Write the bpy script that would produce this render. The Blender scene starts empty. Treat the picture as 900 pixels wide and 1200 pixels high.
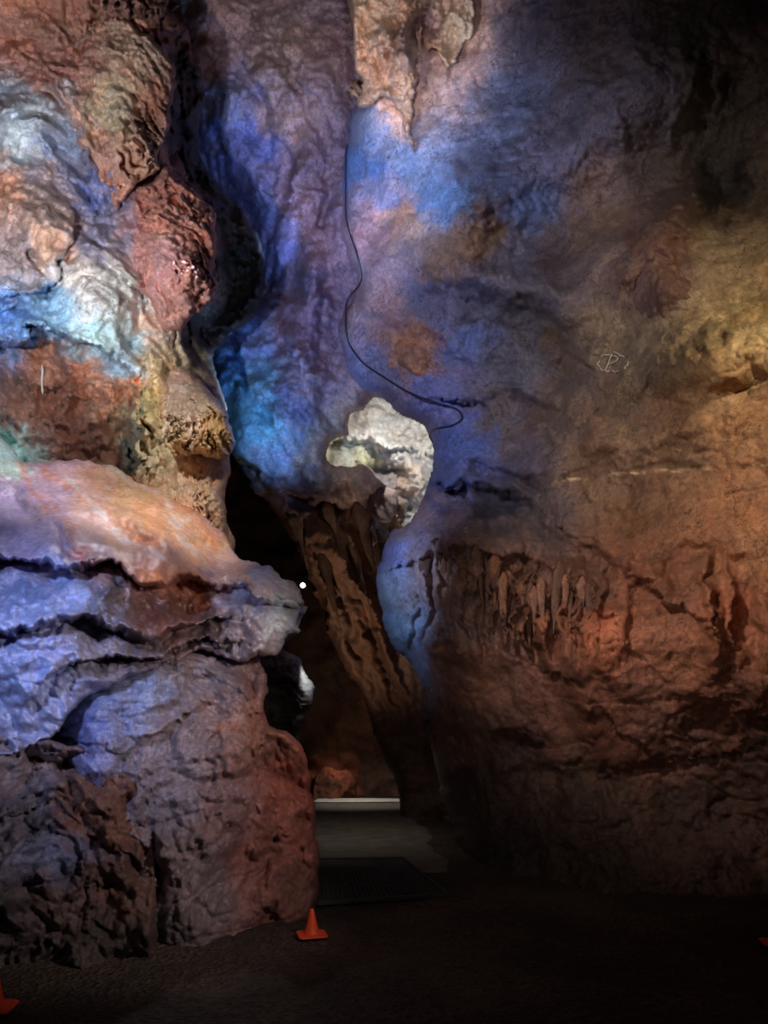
import bpy, math, random
import numpy as np
from mathutils import Vector
random.seed(7)
sc = bpy.context.scene
C = sc.collection
F, CX, HY, CAMZ = 900.0, 450.0, 850.0, 1.6
def at(u, v, Y):
    return Vector(((u-CX)/F*Y, Y, CAMZ+(HY-v)/F*Y))

# ---------------------------------------------------------------- noise
_r = np.random.RandomState(11)
PERM = _r.permutation(256); PERM = np.concatenate([PERM, PERM, PERM])
GR = _r.normal(size=(256, 3)); GR /= np.linalg.norm(GR, axis=1)[:, None]
VR = _r.rand(256)*2-1
def pn(p):
    i = np.floor(p).astype(int); f = p-i; i &= 255
    w = f*f*f*(f*(f*6-15)+10)
    out = 0
    for a in (0, 1):
        wa = w[:, 0] if a else 1-w[:, 0]
        for b in (0, 1):
            wb = w[:, 1] if b else 1-w[:, 1]
            for c in (0, 1):
                wc = w[:, 2] if c else 1-w[:, 2]
                h = PERM[PERM[PERM[(i[:, 0]+a) & 255]+((i[:, 1]+b) & 255)]+((i[:, 2]+c) & 255)]
                g = GR[h]
                out = out+wa*wb*wc*(g[:, 0]*(f[:, 0]-a)+g[:, 1]*(f[:, 1]-b)+g[:, 2]*(f[:, 2]-c))
    return out*1.6
def fbm(p, o=4, gain=.5):
    s = 0; a = 1
    for k in range(o):
        s = s+a*pn(p*(2.03**k)+k*17.3); a *= gain
    return s
ROT = np.linalg.qr(_r.normal(size=(3, 3)))[0]
def facn(p):
    # piecewise planar noise: linear interpolation inside lattice tetrahedra
    i = np.floor(p).astype(int); f = p-i; n = len(p); ar = np.arange(n)
    o = np.argsort(-f, axis=1)
    def val(q):
        q = q & 255; return VR[PERM[PERM[PERM[q[:, 0]]+q[:, 1]]+q[:, 2]]]
    q = i.copy(); fs_ = f[ar[:, None], o]
    out = val(q)*(1-fs_[:, 0])
    q[ar, o[:, 0]] += 1; out = out+val(q)*(fs_[:, 0]-fs_[:, 1])
    q[ar, o[:, 1]] += 1; out = out+val(q)*(fs_[:, 1]-fs_[:, 2])
    q[ar, o[:, 2]] += 1; out = out+val(q)*fs_[:, 2]
    return out
def facets(p, s, off, o=3, gain=.5):
    w = np.c_[fbm(p*.9+off, 2), fbm(p*.9+off+40, 2), fbm(p*.9+off+80, 2)]*.2
    t = 0; a = 1; R = ROT
    for k in range(o):
        t = t+a*facn((p+w)@R*s+off+k*11.1); a *= gain; s *= 2.1; R = R@ROT
    return t
def ss(x, a, b):
    t = np.clip((x-a)/(b-a), 0, 1); return t*t*(3-2*t)

# ---------------------------------------------------------------- 2D helpers
def catmull(pts, n=8, closed=True):
    P = np.array(pts, float); N = len(P); out = []
    rng = range(N) if closed else range(N-1)
    for i in rng:
        if closed: p0, p1, p2, p3 = P[i-1], P[i], P[(i+1) % N], P[(i+2) % N]
        else: p0, p1, p2, p3 = P[max(i-1, 0)], P[i], P[i+1], P[min(i+2, N-1)]
        for k in range(n):
            t = k/n
            out.append(.5*((2*p1)+(p2-p0)*t+(2*p0-5*p1+4*p2-p3)*t*t+(3*p1-3*p2+p3-p0)*t**3))
    if not closed: out.append(P[-1])
    return np.array(out)
def segdist(U, V, P, closed):
    N = len(P); best = np.full(U.shape, 1e9); nx = np.zeros_like(U); ny = np.zeros_like(U)
    px = np.zeros_like(U); py = np.zeros_like(U); side = np.ones_like(U)
    for i in range(N if closed else N-1):
        a = P[i]; b = P[(i+1) % N]; d = b-a; L2 = d@d
        if L2 < 1e-9: continue
        t = np.clip(((U-a[0])*d[0]+(V-a[1])*d[1])/L2, 0, 1)
        qx = a[0]+t*d[0]; qy = a[1]+t*d[1]
        D = np.hypot(U-qx, V-qy); m = D < best
        best = np.where(m, D, best); px = np.where(m, qx, px); py = np.where(m, qy, py)
        L = math.sqrt(L2)
        nx = np.where(m, -d[1]/L, nx); ny = np.where(m, d[0]/L, ny)
        side = np.where(m, np.sign(d[0]*(V-a[1])-d[1]*(U-a[0])), side)
    return best, px, py, nx, ny, side
def inside(U, V, P):
    r = np.zeros(U.shape, bool); N = len(P)
    for i in range(N):
        x1, y1 = P[i]; x2, y2 = P[(i+1) % N]
        if y1 == y2: continue
        c = ((y1 > V) != (y2 > V)) & (U < (x2-x1)*(V-y1)/(y2-y1)+x1)
        r ^= c
    return r
def tps(ctrl):
    c = np.array(ctrl, float); X = c[:, :2]/100; y = c[:, 2]; n = len(X)
    r = np.linalg.norm(X[:, None]-X[None], axis=2)
    K = np.where(r > 0, r*r*np.log(r+1e-12), 0)+np.eye(n)*.05
    Pm = np.hstack([np.ones((n, 1)), X])
    A = np.block([[K, Pm], [Pm.T, np.zeros((3, 3))]])
    w = np.linalg.solve(A, np.concatenate([y, np.zeros(3)]))
    def f(U, V):
        out = w[n]+w[n+1]*U/100+w[n+2]*V/100
        for i in range(n):
            rr = np.hypot(U/100-X[i, 0], V/100-X[i, 1])
            out = out+w[i]*rr*rr*np.log(rr+1e-12)
        return np.clip(out, y.min()-.6, y.max()+.6)
    return f
def lin(c):
    c = np.asarray(c, float)/255
    return np.where(c <= .04045, c/12.92, ((c+.055)/1.055)**2.4)
def albedo(c, k=.80):
    T = lin(c); L = (T@np.array([.2126, .7152, .0722]))[..., None]
    g = .40*(np.maximum(L, .002)/.14)**k
    A = T*(g/np.maximum(L, .001))
    A = A*.78+.22*g
    return np.clip(A, .005, .82)
def colour_field(ctrl, U, V, sig):  # control colours mix rock tone with painted lamp tint and shade
    c = np.array(ctrl, float); A = albedo(c[:, 2:5])
    num = np.zeros((len(U), 3)); den = np.zeros(len(U))+1e-12
    for i in range(len(c)):
        r2 = ((U-c[i, 0])**2+(V-c[i, 1])**2)/(sig*sig)
        w = 1/(3e-2+r2)**1.9
        num += w[:, None]*A[i]; den += w
    return num/den[:, None]

# ---------------------------------------------------------------- materials
def newmat(name):
    m = bpy.data.materials.new(name); m.use_nodes = True
    nt = m.node_tree; return m, nt, nt.nodes['Principled BSDF']
def rock_mat(name, rough=(.45, .85), bump=.6, scale=3.0, bdist=.04, mott=.5, spec=.45, vein=.35):
    m, nt, b = newmat(name); N = nt.nodes.new; L = nt.links.new
    tc = N('ShaderNodeTexCoord')
    at_ = N('ShaderNodeAttribute'); at_.attribute_name = 'Col'; col = at_.outputs['Color']
    def noise(s, d=8, r=.6, dist=0.0):
        n = N('ShaderNodeTexNoise'); n.inputs['Scale'].default_value = s; n.inputs['Detail'].default_value = d
        n.inputs['Roughness'].default_value = r; n.inputs['Distortion'].default_value = dist
        L(tc.outputs['Object'], n.inputs['Vector']); return n
    def ramp(src, stops):
        r = N('ShaderNodeValToRGB'); e = r.color_ramp.elements
        while len(e) < len(stops): e.new(.5)
        for i, (p, c) in enumerate(stops):
            e[i].position = p; e[i].color = (c, c, c, 1) if not isinstance(c, tuple) else (*c, 1)
        L(src, r.inputs[0]); return r.outputs[0]
    def mix(mode, fac, a, bb):
        x = N('ShaderNodeMix'); x.data_type = 'RGBA'; x.blend_type = mode; x.clamp_factor = False
        x.inputs[0].default_value = fac
        L(a, x.inputs[6]); L(bb, x.inputs[7])
        return x.outputs[2]
    n1 = noise(scale*.8, 6, .68, .3); n2 = noise(scale*7, 5, .8, 0); n3 = noise(scale*.25, 3, .6, .8)
    c = mix('MULTIPLY', mott, col, ramp(n1.outputs[0], [(.3, (.4, .38, .38)), (.5, (.95, .93, .95)), (.72, (1.6, 1.55, 1.5))]))
    c = mix('MULTIPLY', mott, c, ramp(n2.outputs[0], [(.34, .35), (.5, 1.0), (.66, 1.8)]))
    c = mix('MULTIPLY', .5, c, ramp(n3.outputs[0], [(.35, (1.2, .97, .8)), (.5, (1, 1, 1)), (.65, (.88, .97, 1.12))]))
    vo = N('ShaderNodeTexVoronoi'); vo.feature = 'DISTANCE_TO_EDGE'; vo.inputs['Scale'].default_value = scale*.45
    nw = noise(scale*1.2, 4, .65); vm = N('ShaderNodeMix'); vm.data_type = 'RGBA'; vm.blend_type = 'ADD'; vm.inputs[0].default_value = .7
    L(tc.outputs['Object'], vm.inputs[6]); L(nw.outputs['Color'], vm.inputs[7]); L(vm.outputs[2], vo.inputs['Vector'])
    crack = ramp(vo.outputs['Distance'], [(0, 0.0), (.012, 1.0)])
    c = mix('MULTIPLY', vein, c, crack)
    L(c, b.inputs['Base Color'])
    rr = N('ShaderNodeMapRange'); rr.inputs[1].default_value = .3; rr.inputs[2].default_value = .7
    rr.inputs[3].default_value = rough[0]; rr.inputs[4].default_value = rough[1]
    L(n1.outputs[0], rr.inputs[0]); L(rr.outputs[0], b.inputs['Roughness'])
    b.inputs['Specular IOR Level'].default_value = spec
    n4 = noise(scale*2.6, 8, .74, 0)
    b1 = N('ShaderNodeBump'); b1.inputs['Strength'].default_value = bump; b1.inputs['Distance'].default_value = bdist
    L(n4.outputs[0], b1.inputs['Height'])
    b2 = N('ShaderNodeBump'); b2.inputs['Strength'].default_value = vein; b2.inputs['Distance'].default_value = .02
    L(crack, b2.inputs['Height']); L(b1.outputs[0], b2.inputs['Normal'])
    b3 = N('ShaderNodeBump'); b3.inputs['Strength'].default_value = bump; b3.inputs['Distance'].default_value = bdist*.4
    n5 = noise(scale*16, 3, .75); L(n5.outputs[0], b3.inputs['Height']); L(b2.outputs[0], b3.inputs['Normal'])
    L(b3.outputs[0], b.inputs['Normal'])
    return m
def plain_mat(name, c, rough=.5, metal=0, emis=None, es=0, ns=30, var=.25):
    m, nt, b = newmat(name); N = nt.nodes.new; L = nt.links.new
    tc = N('ShaderNodeTexCoord'); n = N('ShaderNodeTexNoise'); n.inputs['Scale'].default_value = ns; n.inputs['Detail'].default_value = 6
    L(tc.outputs['Object'], n.inputs['Vector'])
    x = N('ShaderNodeMix'); x.data_type = 'RGBA'
    L(n.outputs[0], x.inputs[0]); x.inputs[6].default_value = (*[q*(1-var) for q in c], 1); x.inputs[7].default_value = (*[min(1, q*(1+var)) for q in c], 1)
    L(x.outputs[2], b.inputs['Base Color']); b.inputs['Roughness'].default_value = rough; b.inputs['Metallic'].default_value = metal
    if emis: b.inputs['Emission Color'].default_value = (*emis, 1); b.inputs['Emission Strength'].default_value = es
    return m

# ---------------------------------------------------------------- tagging
def tag(o, label=None, cat=None, group=None, kind=None):
    if label: o['label'] = label
    if cat: o['category'] = cat
    if group: o['group'] = group
    if kind: o['kind'] = kind
    return o
def mesh_obj(name, verts, faces, mat, parent=None, smooth=True, cols=None):
    me = bpy.data.meshes.new(name); me.from_pydata([tuple(v) for v in verts], [], faces); me.update()
    if cols is not None:
        ca = me.color_attributes.new('Col', 'FLOAT_COLOR', 'POINT')
        a = np.ones((len(verts), 4), 'f'); a[:, :3] = cols; ca.data.foreach_set('color', a.ravel())
    if smooth: me.polygons.foreach_set('use_smooth', [True]*len(me.polygons))
    me.materials.append(mat); o = bpy.data.objects.new(name, me); C.objects.link(o)
    if parent: o.parent = parent
    return o
def empty(name, loc, rz=0):
    o = bpy.data.objects.new(name, None); o.location = loc; o.rotation_euler = (0, 0, rz); o.empty_display_size = .1
    C.objects.link(o); return o

# ---------------------------------------------------------------- rock relief builder
def rock(name, poly, depth, cols, mat, feats=(), step=3.0, rpx=12, rm=.3, big=.18, mid=.08, fine=.03,
         facet=0, fs=1.2, fg=.5, jag=5.0, sig=30, back=1.5, seed=0, scales=0, sdir=(0.5, 2.6), fis=.03, rough=None, lines=()):
    P = catmull(poly, 10)
    ju = fbm(np.c_[P/34.0, np.full(len(P), seed+.5)], 5, .6); jv = fbm(np.c_[P/34.0, np.full(len(P), seed+7.5)], 5, .6)
    P = P+np.c_[ju, jv]*jag
    area = np.sum(P[:, 0]*np.roll(P[:, 1], -1)-np.roll(P[:, 0], -1)*P[:, 1])
    if area < 0: P = P[::-1].copy()
    u0, v0 = P.min(0)-step; u1, v1 = P.max(0)+step
    gu = np.arange(u0, u1+step, step); gv = np.arange(v0, v1+step, step)
    UU, VV = np.meshgrid(gu, gv); H, W = UU.shape; U = UU.ravel(); V = VV.ravel()
    ins = inside(U, V, P)
    D, px, py, nx, ny, _ = segdist(U, V, P, True)
    keep = ins | (D < step*.75)
    snap = ~ins | (D < step*.3)
    U = np.where(snap, px, U); V = np.where(snap, py, V); D = np.where(snap, 0, D)
    k2 = keep.reshape(H, W)
    q = k2[:-1, :-1] & k2[1:, :-1] & k2[:-1, 1:] & k2[1:, 1:]
    ii, jj = np.nonzero(q); idx = ii*W+jj
    fc = np.c_[idx, idx+1, idx+W+1, idx+W]
    insc = ins.reshape(H, W); anyin = insc[:-1, :-1] | insc[1:, :-1] | insc[:-1, 1:] | insc[1:, 1:]
    fc = fc[anyin[ii, jj]]
    used = np.unique(fc); remap = -np.ones(H*W, int); remap[used] = np.arange(len(used)); fc = remap[fc]
    U = U[used]; V = V[used]; D = D[used]; nx = nx[used]; ny = ny[used]
    Y = tps(depth)(U, V)
    w2 = np.c_[U/45, V/45, np.full(len(U), seed*3.1)]
    wu = U+fbm(w2, 4, .6)*11; wv = V+fbm(w2+31, 4, .6)*11
    for f in feats:
        if f[0] == 'crack':
            d = segdist(wu, wv, catmull(f[1], 5, False), False)[0]; Y = Y+f[2]*np.exp(-(d/f[3])**2)
        elif f[0] == 'ledge':
            # rock stands out above the line and is undercut below it; optional softness in px
            d, _, _, _, _, s = segdist(wu, wv, catmull(f[1], 5, False), False)
            up = np.exp(-d/f[3])*f[2]; dn = np.exp(-d/f[5])*f[4]
            sw = f[6] if len(f) > 6 else 4
            k = ss(d*s, -sw, sw)
            Y = Y-up*(1-k)+dn*k
        elif f[0] == 'soft':
            _, cx, cy, rx, ry, an, h = f
            ca, sa = math.cos(math.radians(an)), math.sin(math.radians(an))
            a = ((wu-cx)*ca+(wv-cy)*sa)/rx; b = (-(wu-cx)*sa+(wv-cy)*ca)/ry
            Y = Y-h*np.exp(-(a*a+b*b))
        elif f[0] == 'flute':
            _, cx, cy, rx, ry, freq, h = f[:7]; lean = f[7] if len(f) > 7 else 0
            m = np.exp(-(((U-cx)/rx)**4+((V-cy)/ry)**4))
            uu = wu-lean*(V-cy)
            n = pn(np.c_[uu/freq, V/freq/9, np.full(len(U), 3.3)])+.4*pn(np.c_[uu/freq*2.3, V/freq/5, np.full(len(U), 6.3)])
            Y = Y-h*m*(1-2.2*np.abs(n))
    R = np.ones(len(U)) if rough is None else np.clip(rough(wu, wv), 0, 2)
    X0 = np.c_[(U-CX)/F*Y, Y, CAMZ+(HY-V)/F*Y]
    off = seed*13.7
    pr = ss(fbm(X0*.8+off+51, 3), -.15, .4)
    rr_ = R*(.2+1.0*pr)
    dn_ = big*fbm(X0*.55+off, 2)*1.6+mid*fbm(X0*1.6+off+5, 2)*1.6*(.5+.5*R)+fine*fbm(X0*9+off+9, 4, .6)*1.3*rr_
    if fis:
        for s_, sc_ in ((0, np.array([.7, .7, 1.5])), (23, np.array([1.6, 1.6, .6])), (57, np.array([2.6, 2.6, 2.0]))):
            n = fbm(X0*sc_+off+s_, 3, .45); dn_ = dn_+fis*np.exp(-(n/.026)**2)*(1.4 if s_ == 0 else .8)*np.clip(R, .3, 1.2)
    if scales:
        wn = fbm(X0*1.6+off+3, 4, .55)
        t = X0[:, 2]*sdir[1]+X0[:, 0]*sdir[0]+wn*2.4
        a1 = t % 1; t2 = t*2.3+fbm(X0*4+off, 3)*1.2; a2 = t2 % 1
        dn_ = dn_-scales*rr_*((1-a1)**1.3*np.clip(a1/.08, 0, 1)-.4)-scales*.5*rr_*((1-a2)*np.clip(a2/.12, 0, 1)-.4)
    if facet:
        dn_ = dn_+facet*R*facets(X0, fs, off, 5, fg)
    e = ss(D, 0, rpx*1.3)
    Y = Y+dn_*(.5+.5*e)
    t = np.clip(1-D/rpx, 0, 1); Y = Y+rm*(1-np.sqrt(1-t*t*.999))
    X = np.c_[(U-CX)/F*Y, Y, CAMZ+(HY-V)/F*Y]
    vn = np.c_[fbm(X0*5+off+60, 3), np.zeros(len(X0)), fbm(X0*5+off+90, 3)]*fine*.7
    X = X+vn*(e*R)[:, None]
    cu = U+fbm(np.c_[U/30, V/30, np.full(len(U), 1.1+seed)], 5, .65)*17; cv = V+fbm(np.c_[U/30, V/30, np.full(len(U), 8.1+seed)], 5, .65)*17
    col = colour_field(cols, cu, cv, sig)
    for pts_, wd, lc in lines:
        if wd > 3: d = segdist(wu, wv, catmull(pts_, 5, False), False)[0]; g_ = .65
        else: d = segdist(U+fbm(w2*3, 3)*3, V+fbm(w2*3+9, 3)*3, catmull(pts_, 5, False), False)[0]; g_ = .9
        k = np.exp(-(d/wd)**2)[:, None]*ss(fbm(w2*4, 2), -.6, .1)[:, None]*g_; col = col*(1-k)+k*albedo(np.array([lc]))
    ed = {}
    for a in range(4):
        for i, j in zip(fc[:, a].tolist(), fc[:, (a+1) % 4].tolist()):
            if (j, i) in ed: del ed[(j, i)]
            else: ed[(i, j)] = 1
    bd = sorted(set([i for e_ in ed for i in e_])); bm_ = {b: n for n, b in enumerate(bd)}; bd = np.array(bd)
    verts = [X]; colsl = [col]; faces = fc.tolist(); n0 = len(X); prev = {b: b for b in bm_}
    for lv, (sp, dy) in enumerate(((4, .25*back), (14, .6*back), (34, back))):
        u2 = U[bd]+nx[bd]*sp; v2 = V[bd]+ny[bd]*sp; y2 = Y[bd]+dy
        verts.append(np.c_[(u2-CX)/F*y2, y2, CAMZ+(HY-v2)/F*y2]); colsl.append(col[bd])
        cur = {b: n0+lv*len(bd)+bm_[b] for b in bm_}
        for i, j in ed: faces.append([prev[j], prev[i], cur[i], cur[j]])
        prev = cur
    o = mesh_obj(name, np.vstack(verts), faces, mat, cols=np.vstack(colsl))
    def surf(u, v, r=6):
        d = (U-u)**2+(V-v)**2; n = np.argsort(d)[:r]
        return Vector(X[n].mean(0))
    return o, surf

# ---------------------------------------------------------------- materials in use
M_wall = rock_mat('limestone_wall', (.4, .75), .8, 3.2, .03, .5, .4, .5)
M_wet = rock_mat('wet_flowstone', (.10, .32), .4, 3.0, .02, .4, .75, vein=.1)
M_drip = rock_mat('dripstone', (.35, .65), .7, 5.0, .02, .6, .4, vein=.1)
M_scaly = rock_mat('scaly_red_rock', (.45, .8), .9, 5, .035, .5, .4, vein=.2)
M_boulder = rock_mat('fractured_boulder_rock', (.28, .6), .9, 4.2, .03, .6, .6, vein=.3)
M_dark = rock_mat('crevice_rock', (.6, .9), .7, 2.6, .05, .5, .3)
M_pale = rock_mat('pale_calcite', (.5, .8), .8, 5, .04, .3, .4, vein=.3)

# ================================================================ SETTING
def floor():
    xs = np.arange(-9, 9.01, .07); ys = np.arange(-2, 20.01, .07)
    XX, YY = np.meshgrid(xs, ys); H, W = XX.shape; p = np.c_[XX.ravel(), YY.ravel(), np.zeros(H*W)]
    p[:, 2] = .018*fbm(p*.8, 3)+.010*fbm(p*6, 3)-.01
    i, j = np.meshgrid(np.arange(H-1), np.arange(W-1), indexing='ij'); k = (i*W+j).ravel()
    m, nt, b = newmat('dark_gravel_ground'); N = nt.nodes.new; L = nt.links.new
    tc = N('ShaderNodeTexCoord'); n = N('ShaderNodeTexNoise'); n.inputs['Scale'].default_value = 1.2; n.inputs['Detail'].default_value = 8
    n2 = N('ShaderNodeTexVoronoi'); n2.inputs['Scale'].default_value = 30
    r = N('ShaderNodeValToRGB'); r.color_ramp.elements[0].color = (.036, .021, .013, 1); r.color_ramp.elements[1].color = (.15, .088, .056, 1)
    r.color_ramp.elements[0].position = .3; r.color_ramp.elements[1].position = .75
    x = N('ShaderNodeMix'); x.data_type = 'RGBA'; x.blend_type = 'MULTIPLY'; x.inputs[0].default_value = .85
    bw = N('ShaderNodeRGBToBW')
    L(tc.outputs['Object'], n.inputs['Vector']); L(tc.outputs['Object'], n2.inputs['Vector'])
    L(n2.outputs['Color'], bw.inputs[0]); L(n.outputs[0], r.inputs[0]); L(r.outputs[0], x.inputs[6]); L(bw.outputs[0], x.inputs[7]); L(x.outputs[2], b.inputs['Base Color'])
    bp = N('ShaderNodeBump'); bp.inputs['Strength'].default_value = 1; bp.inputs['Distance'].default_value = .025
    L(n2.outputs['Distance'], bp.inputs['Height']); L(bp.outputs[0], b.inputs['Normal']); b.inputs['Roughness'].default_value = .8
    o = mesh_obj('floor', p, np.c_[k, k+1, k+W+1, k+W].tolist(), m); tag(o, 'dark gritty ground of the cave chamber', 'floor', kind='structure')
floor()
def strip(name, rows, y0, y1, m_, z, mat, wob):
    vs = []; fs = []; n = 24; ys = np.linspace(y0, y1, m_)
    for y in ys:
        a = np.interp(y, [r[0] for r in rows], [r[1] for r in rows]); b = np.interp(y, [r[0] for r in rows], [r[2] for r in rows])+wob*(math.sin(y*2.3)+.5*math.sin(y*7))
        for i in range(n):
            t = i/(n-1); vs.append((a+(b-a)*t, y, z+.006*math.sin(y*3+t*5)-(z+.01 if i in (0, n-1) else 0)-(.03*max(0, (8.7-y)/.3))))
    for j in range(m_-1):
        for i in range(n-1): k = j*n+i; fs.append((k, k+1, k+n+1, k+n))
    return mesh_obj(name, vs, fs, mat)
rows = [(8.4, -.78, .70), (10.5, -.98, .68), (12.5, -1.18, .6), (14.5, -1.35, .56), (16.4, -1.6, .6)]
o = strip('path', rows, 8.4, 15.7, 70, .025, plain_mat('worn_concrete', (.14, .115, .095), .8, ns=4, var=.75), .06)
tag(o, 'worn grey concrete path leading into the crevice', 'path', kind='structure')
o = strip('light_band_1', [(15.5, -1.5, .46), (16.4, -1.5, .46)], 15.65, 16.4, 8, .04, plain_mat('pale_light_band', (.66, .62, .55), .8, ns=4, var=.2), 0)  # pale colour stands in for the lit band of floor at the path end
tag(o, 'pale strip painted as the band of light across the far end of the path', 'light band', kind='structure')

# back wall
o, _ = rock('wall_back', [(-200, 300), (200, 250), (600, 250), (1000, 300), (1000, 1000), (500, 985), (300, 985), (-200, 1000)],
    [(-200, 300, 17), (1000, 300, 17), (1000, 1000, 17.5), (-200, 1000, 17.5), (400, 600, 17), (400, 920, 17.2), (300, 760, 16.7), (470, 800, 16.8)],
    [(350, 600, 30, 18, 10), (420, 850, 60, 36, 24), (392, 915, 90, 42, 20), (350, 880, 40, 24, 16), (440, 910, 45, 27, 18), (380, 800, 40, 26, 18)],
    M_dark, step=5, seed=1, big=.4, mid=.2, fine=.06, facet=.35, fs=.9)
tag(o, 'dark brown rock wall closing the far end of the crevice', 'cave wall', kind='structure')

# centre slab
slab_cols = [(260,30,120,95,100),(330,50,108,88,90),(400,60,85,66,75),(330,130,112,92,104),(260,120,84,88,125),(250,160,62,80,145),(290,170,54,64,118),(340,230,85,70,96),(300,240,38,43,76),(380,200,75,60,80),(390,300,80,65,92),(330,310,42,45,80),(350,380,80,62,90),(290,400,58,76,128),(285,450,60,116,165),(300,490,74,128,172),(265,430,44,90,150),(340,470,72,66,102),(380,450,102,82,102),(330,540,92,95,125),(380,540,125,96,92),(360,575,60,40,50),(400,562,160,132,108),(425,572,140,118,110),(395,500,125,102,100),(330,610,45,25,15),(380,640,80,50,30),(420,620,100,74,52),(440,600,120,108,112),(370,700,70,42,25),(420,700,80,52,34),(400,780,60,37,23),(450,800,58,35,23),(430,850,48,28,18),(440,900,30,18,12),(230,80,80,45,35),(225,-50,90,70,70),(400,-60,70,55,60)]  # blue lamp tint and the glow beside the bright gap are painted in
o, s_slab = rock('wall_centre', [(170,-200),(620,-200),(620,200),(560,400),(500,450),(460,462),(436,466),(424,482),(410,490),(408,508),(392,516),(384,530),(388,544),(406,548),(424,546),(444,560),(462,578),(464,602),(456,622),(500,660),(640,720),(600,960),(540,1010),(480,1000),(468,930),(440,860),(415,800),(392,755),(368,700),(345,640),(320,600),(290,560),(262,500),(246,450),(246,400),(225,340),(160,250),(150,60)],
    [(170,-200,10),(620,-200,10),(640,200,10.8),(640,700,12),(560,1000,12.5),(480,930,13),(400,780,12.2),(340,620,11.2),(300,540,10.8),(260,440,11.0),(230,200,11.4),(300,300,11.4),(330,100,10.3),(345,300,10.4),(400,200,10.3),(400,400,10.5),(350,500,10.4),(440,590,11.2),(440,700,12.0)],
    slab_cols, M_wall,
    feats=[('ledge',[(270,530),(330,575),(385,590),(440,575)],.25,30,.5,40),
           ('soft',270,150,26,80,-20,.5),('soft',360,130,40,120,10,.35),('soft',345,440,30,120,12,.4),('soft',285,470,22,60,-20,.35),('crack',[(380,250),(400,350),(385,450),(395,500)],.25,16),
           ('flute',410,700,80,140,40,.55,.42),('soft',370,330,20,90,15,.2),
           ('ledge',[(300,100),(340,200),(320,330),(345,420)],.2,24,.16,20,8),('ledge',[(275,395),(300,450),(335,520)],.2,16,.18,16,7),('crack',[(300,20),(345,90),(385,180),(378,260)],.2,9)],
    step=2.4, big=.15, mid=.05, fine=.02, seed=2, sig=26, rpx=14, rm=.5, fis=.035, facet=.16, fs=1.1, fg=.56,
    rough=lambda u, v: 1-.3*ss(v, 590, 640))
tag(o, 'tall leaning rock slab lit blue and violet in the centre of the cave', 'cave wall', kind='structure')

# left wall
left_cols = [(20,30,120,75,60),(80,40,120,75,60),(50,80,110,75,70),(150,60,150,105,90),(130,120,165,120,95),(160,180,150,105,90),(100,200,90,90,115),(30,130,125,142,166),(20,160,135,148,170),(70,170,98,114,145),(0,220,140,104,88),(60,240,130,112,110),(60,280,150,118,98),(20,300,105,95,100),(110,225,60,72,115),(110,270,95,95,120),(200,260,150,90,80),(200,310,150,85,85),(100,330,168,170,178),(150,350,150,160,175),(60,370,88,130,165),(110,395,118,152,172),(150,410,116,143,172),(185,380,180,135,120),(20,380,66,105,150),(190,430,188,145,108),(170,480,208,146,92),(180,520,198,148,108),(225,480,170,130,110),(215,560,170,130,100),(240,600,150,110,80),(50,430,125,76,50),(100,440,152,92,58),(30,480,108,70,52),(80,500,84,46,30),(120,520,78,46,30),(60,470,98,58,38),(140,460,168,104,68),(218,130,20,13,11),(215,90,36,22,17),(235,200,6,4,4),(250,250,3,3,3),(275,300,3,3,3),(290,340,3,3,3),(262,375,4,3,3),(240,395,14,9,8),(300,310,3,3,3),(230,170,8,6,6),(190,20,75,46,35),(5,535,110,160,180),(-80,100,100,80,80),(-80,400,60,90,140)]  # includes painted blue and cyan lamp tint and the crevice's black shade
o, s_left = rock('wall_left', [(-220,-220),(150,-220),(185,-60),(190,0),(225,50),(240,110),(232,170),(262,225),(302,275),(310,325),(296,368),(268,392),(250,420),(262,470),(268,540),(266,600),(275,700),(200,900),(-220,900)],
    [(-220,-220,6.6),(150,-220,7.8),(220,60,8.5),(235,180,9.2),(300,300,9.8),(280,380,9.5),(250,450,8.4),(265,600,8),(270,700,8),(-220,900,6.5),(-220,300,6.2),(30,100,7.2),(40,250,7.0),(130,120,7.4),(180,300,7.5),(110,380,7.2),(20,400,6.8),(80,470,7.7),(80,560,7.6),(180,500,7.4),(200,600,7.6)],
    left_cols, M_wall,
    feats=[('ledge',[(-20,410),(20,396),(60,394),(100,404),(140,430),(160,475),(158,540)],.25,22,.6,60,3),('ledge',[(-20,350),(30,345),(60,330),(80,290)],.2,40,.3,18),
           ('ledge',[(-20,372),(20,362),(50,338)],.1,20,.3,12),('crack',[(100,240),(130,250),(160,215),(195,200)],.3,8),('soft',40,260,45,40,20,.25),('soft',30,150,55,50,0,.3),
           ('soft',120,350,60,30,20,.22),('crack',[(40,290),(60,330),(40,365)],.25,7),('soft',172,500,14,70,5,.3),('soft',195,400,20,60,20,.2),
           ('crack',[(212,50),(226,130),(224,190),(256,240),(276,290),(272,350),(250,385)],.6,16),('ledge',[(-10,90),(40,75),(70,110),(100,190)],.25,30,.15,30),
           ('ledge',[(-20,215),(20,200),(60,205),(105,240)],.16,24,.2,20),('soft',105,480,30,26,10,.25),('ledge',[(20,440),(60,460),(110,450),(150,490)],.1,16,.14,16),
           ('ledge',[(80,300),(110,290),(150,330),(190,375)],.14,14,.18,14),('flute',172,500,30,70,9,.2)],
    step=2.3, big=.2, mid=.06, fine=.03, seed=3, sig=20, rpx=12, rm=.45, facet=.26, fs=1.6, fg=.6, fis=.02,
    rough=lambda u, v: np.where((v > 390) & (u < 160), 1.3, .9)+0*u)
tag(o, 'left cave wall of red, orange and blue lit rock', 'cave wall', kind='structure')

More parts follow.
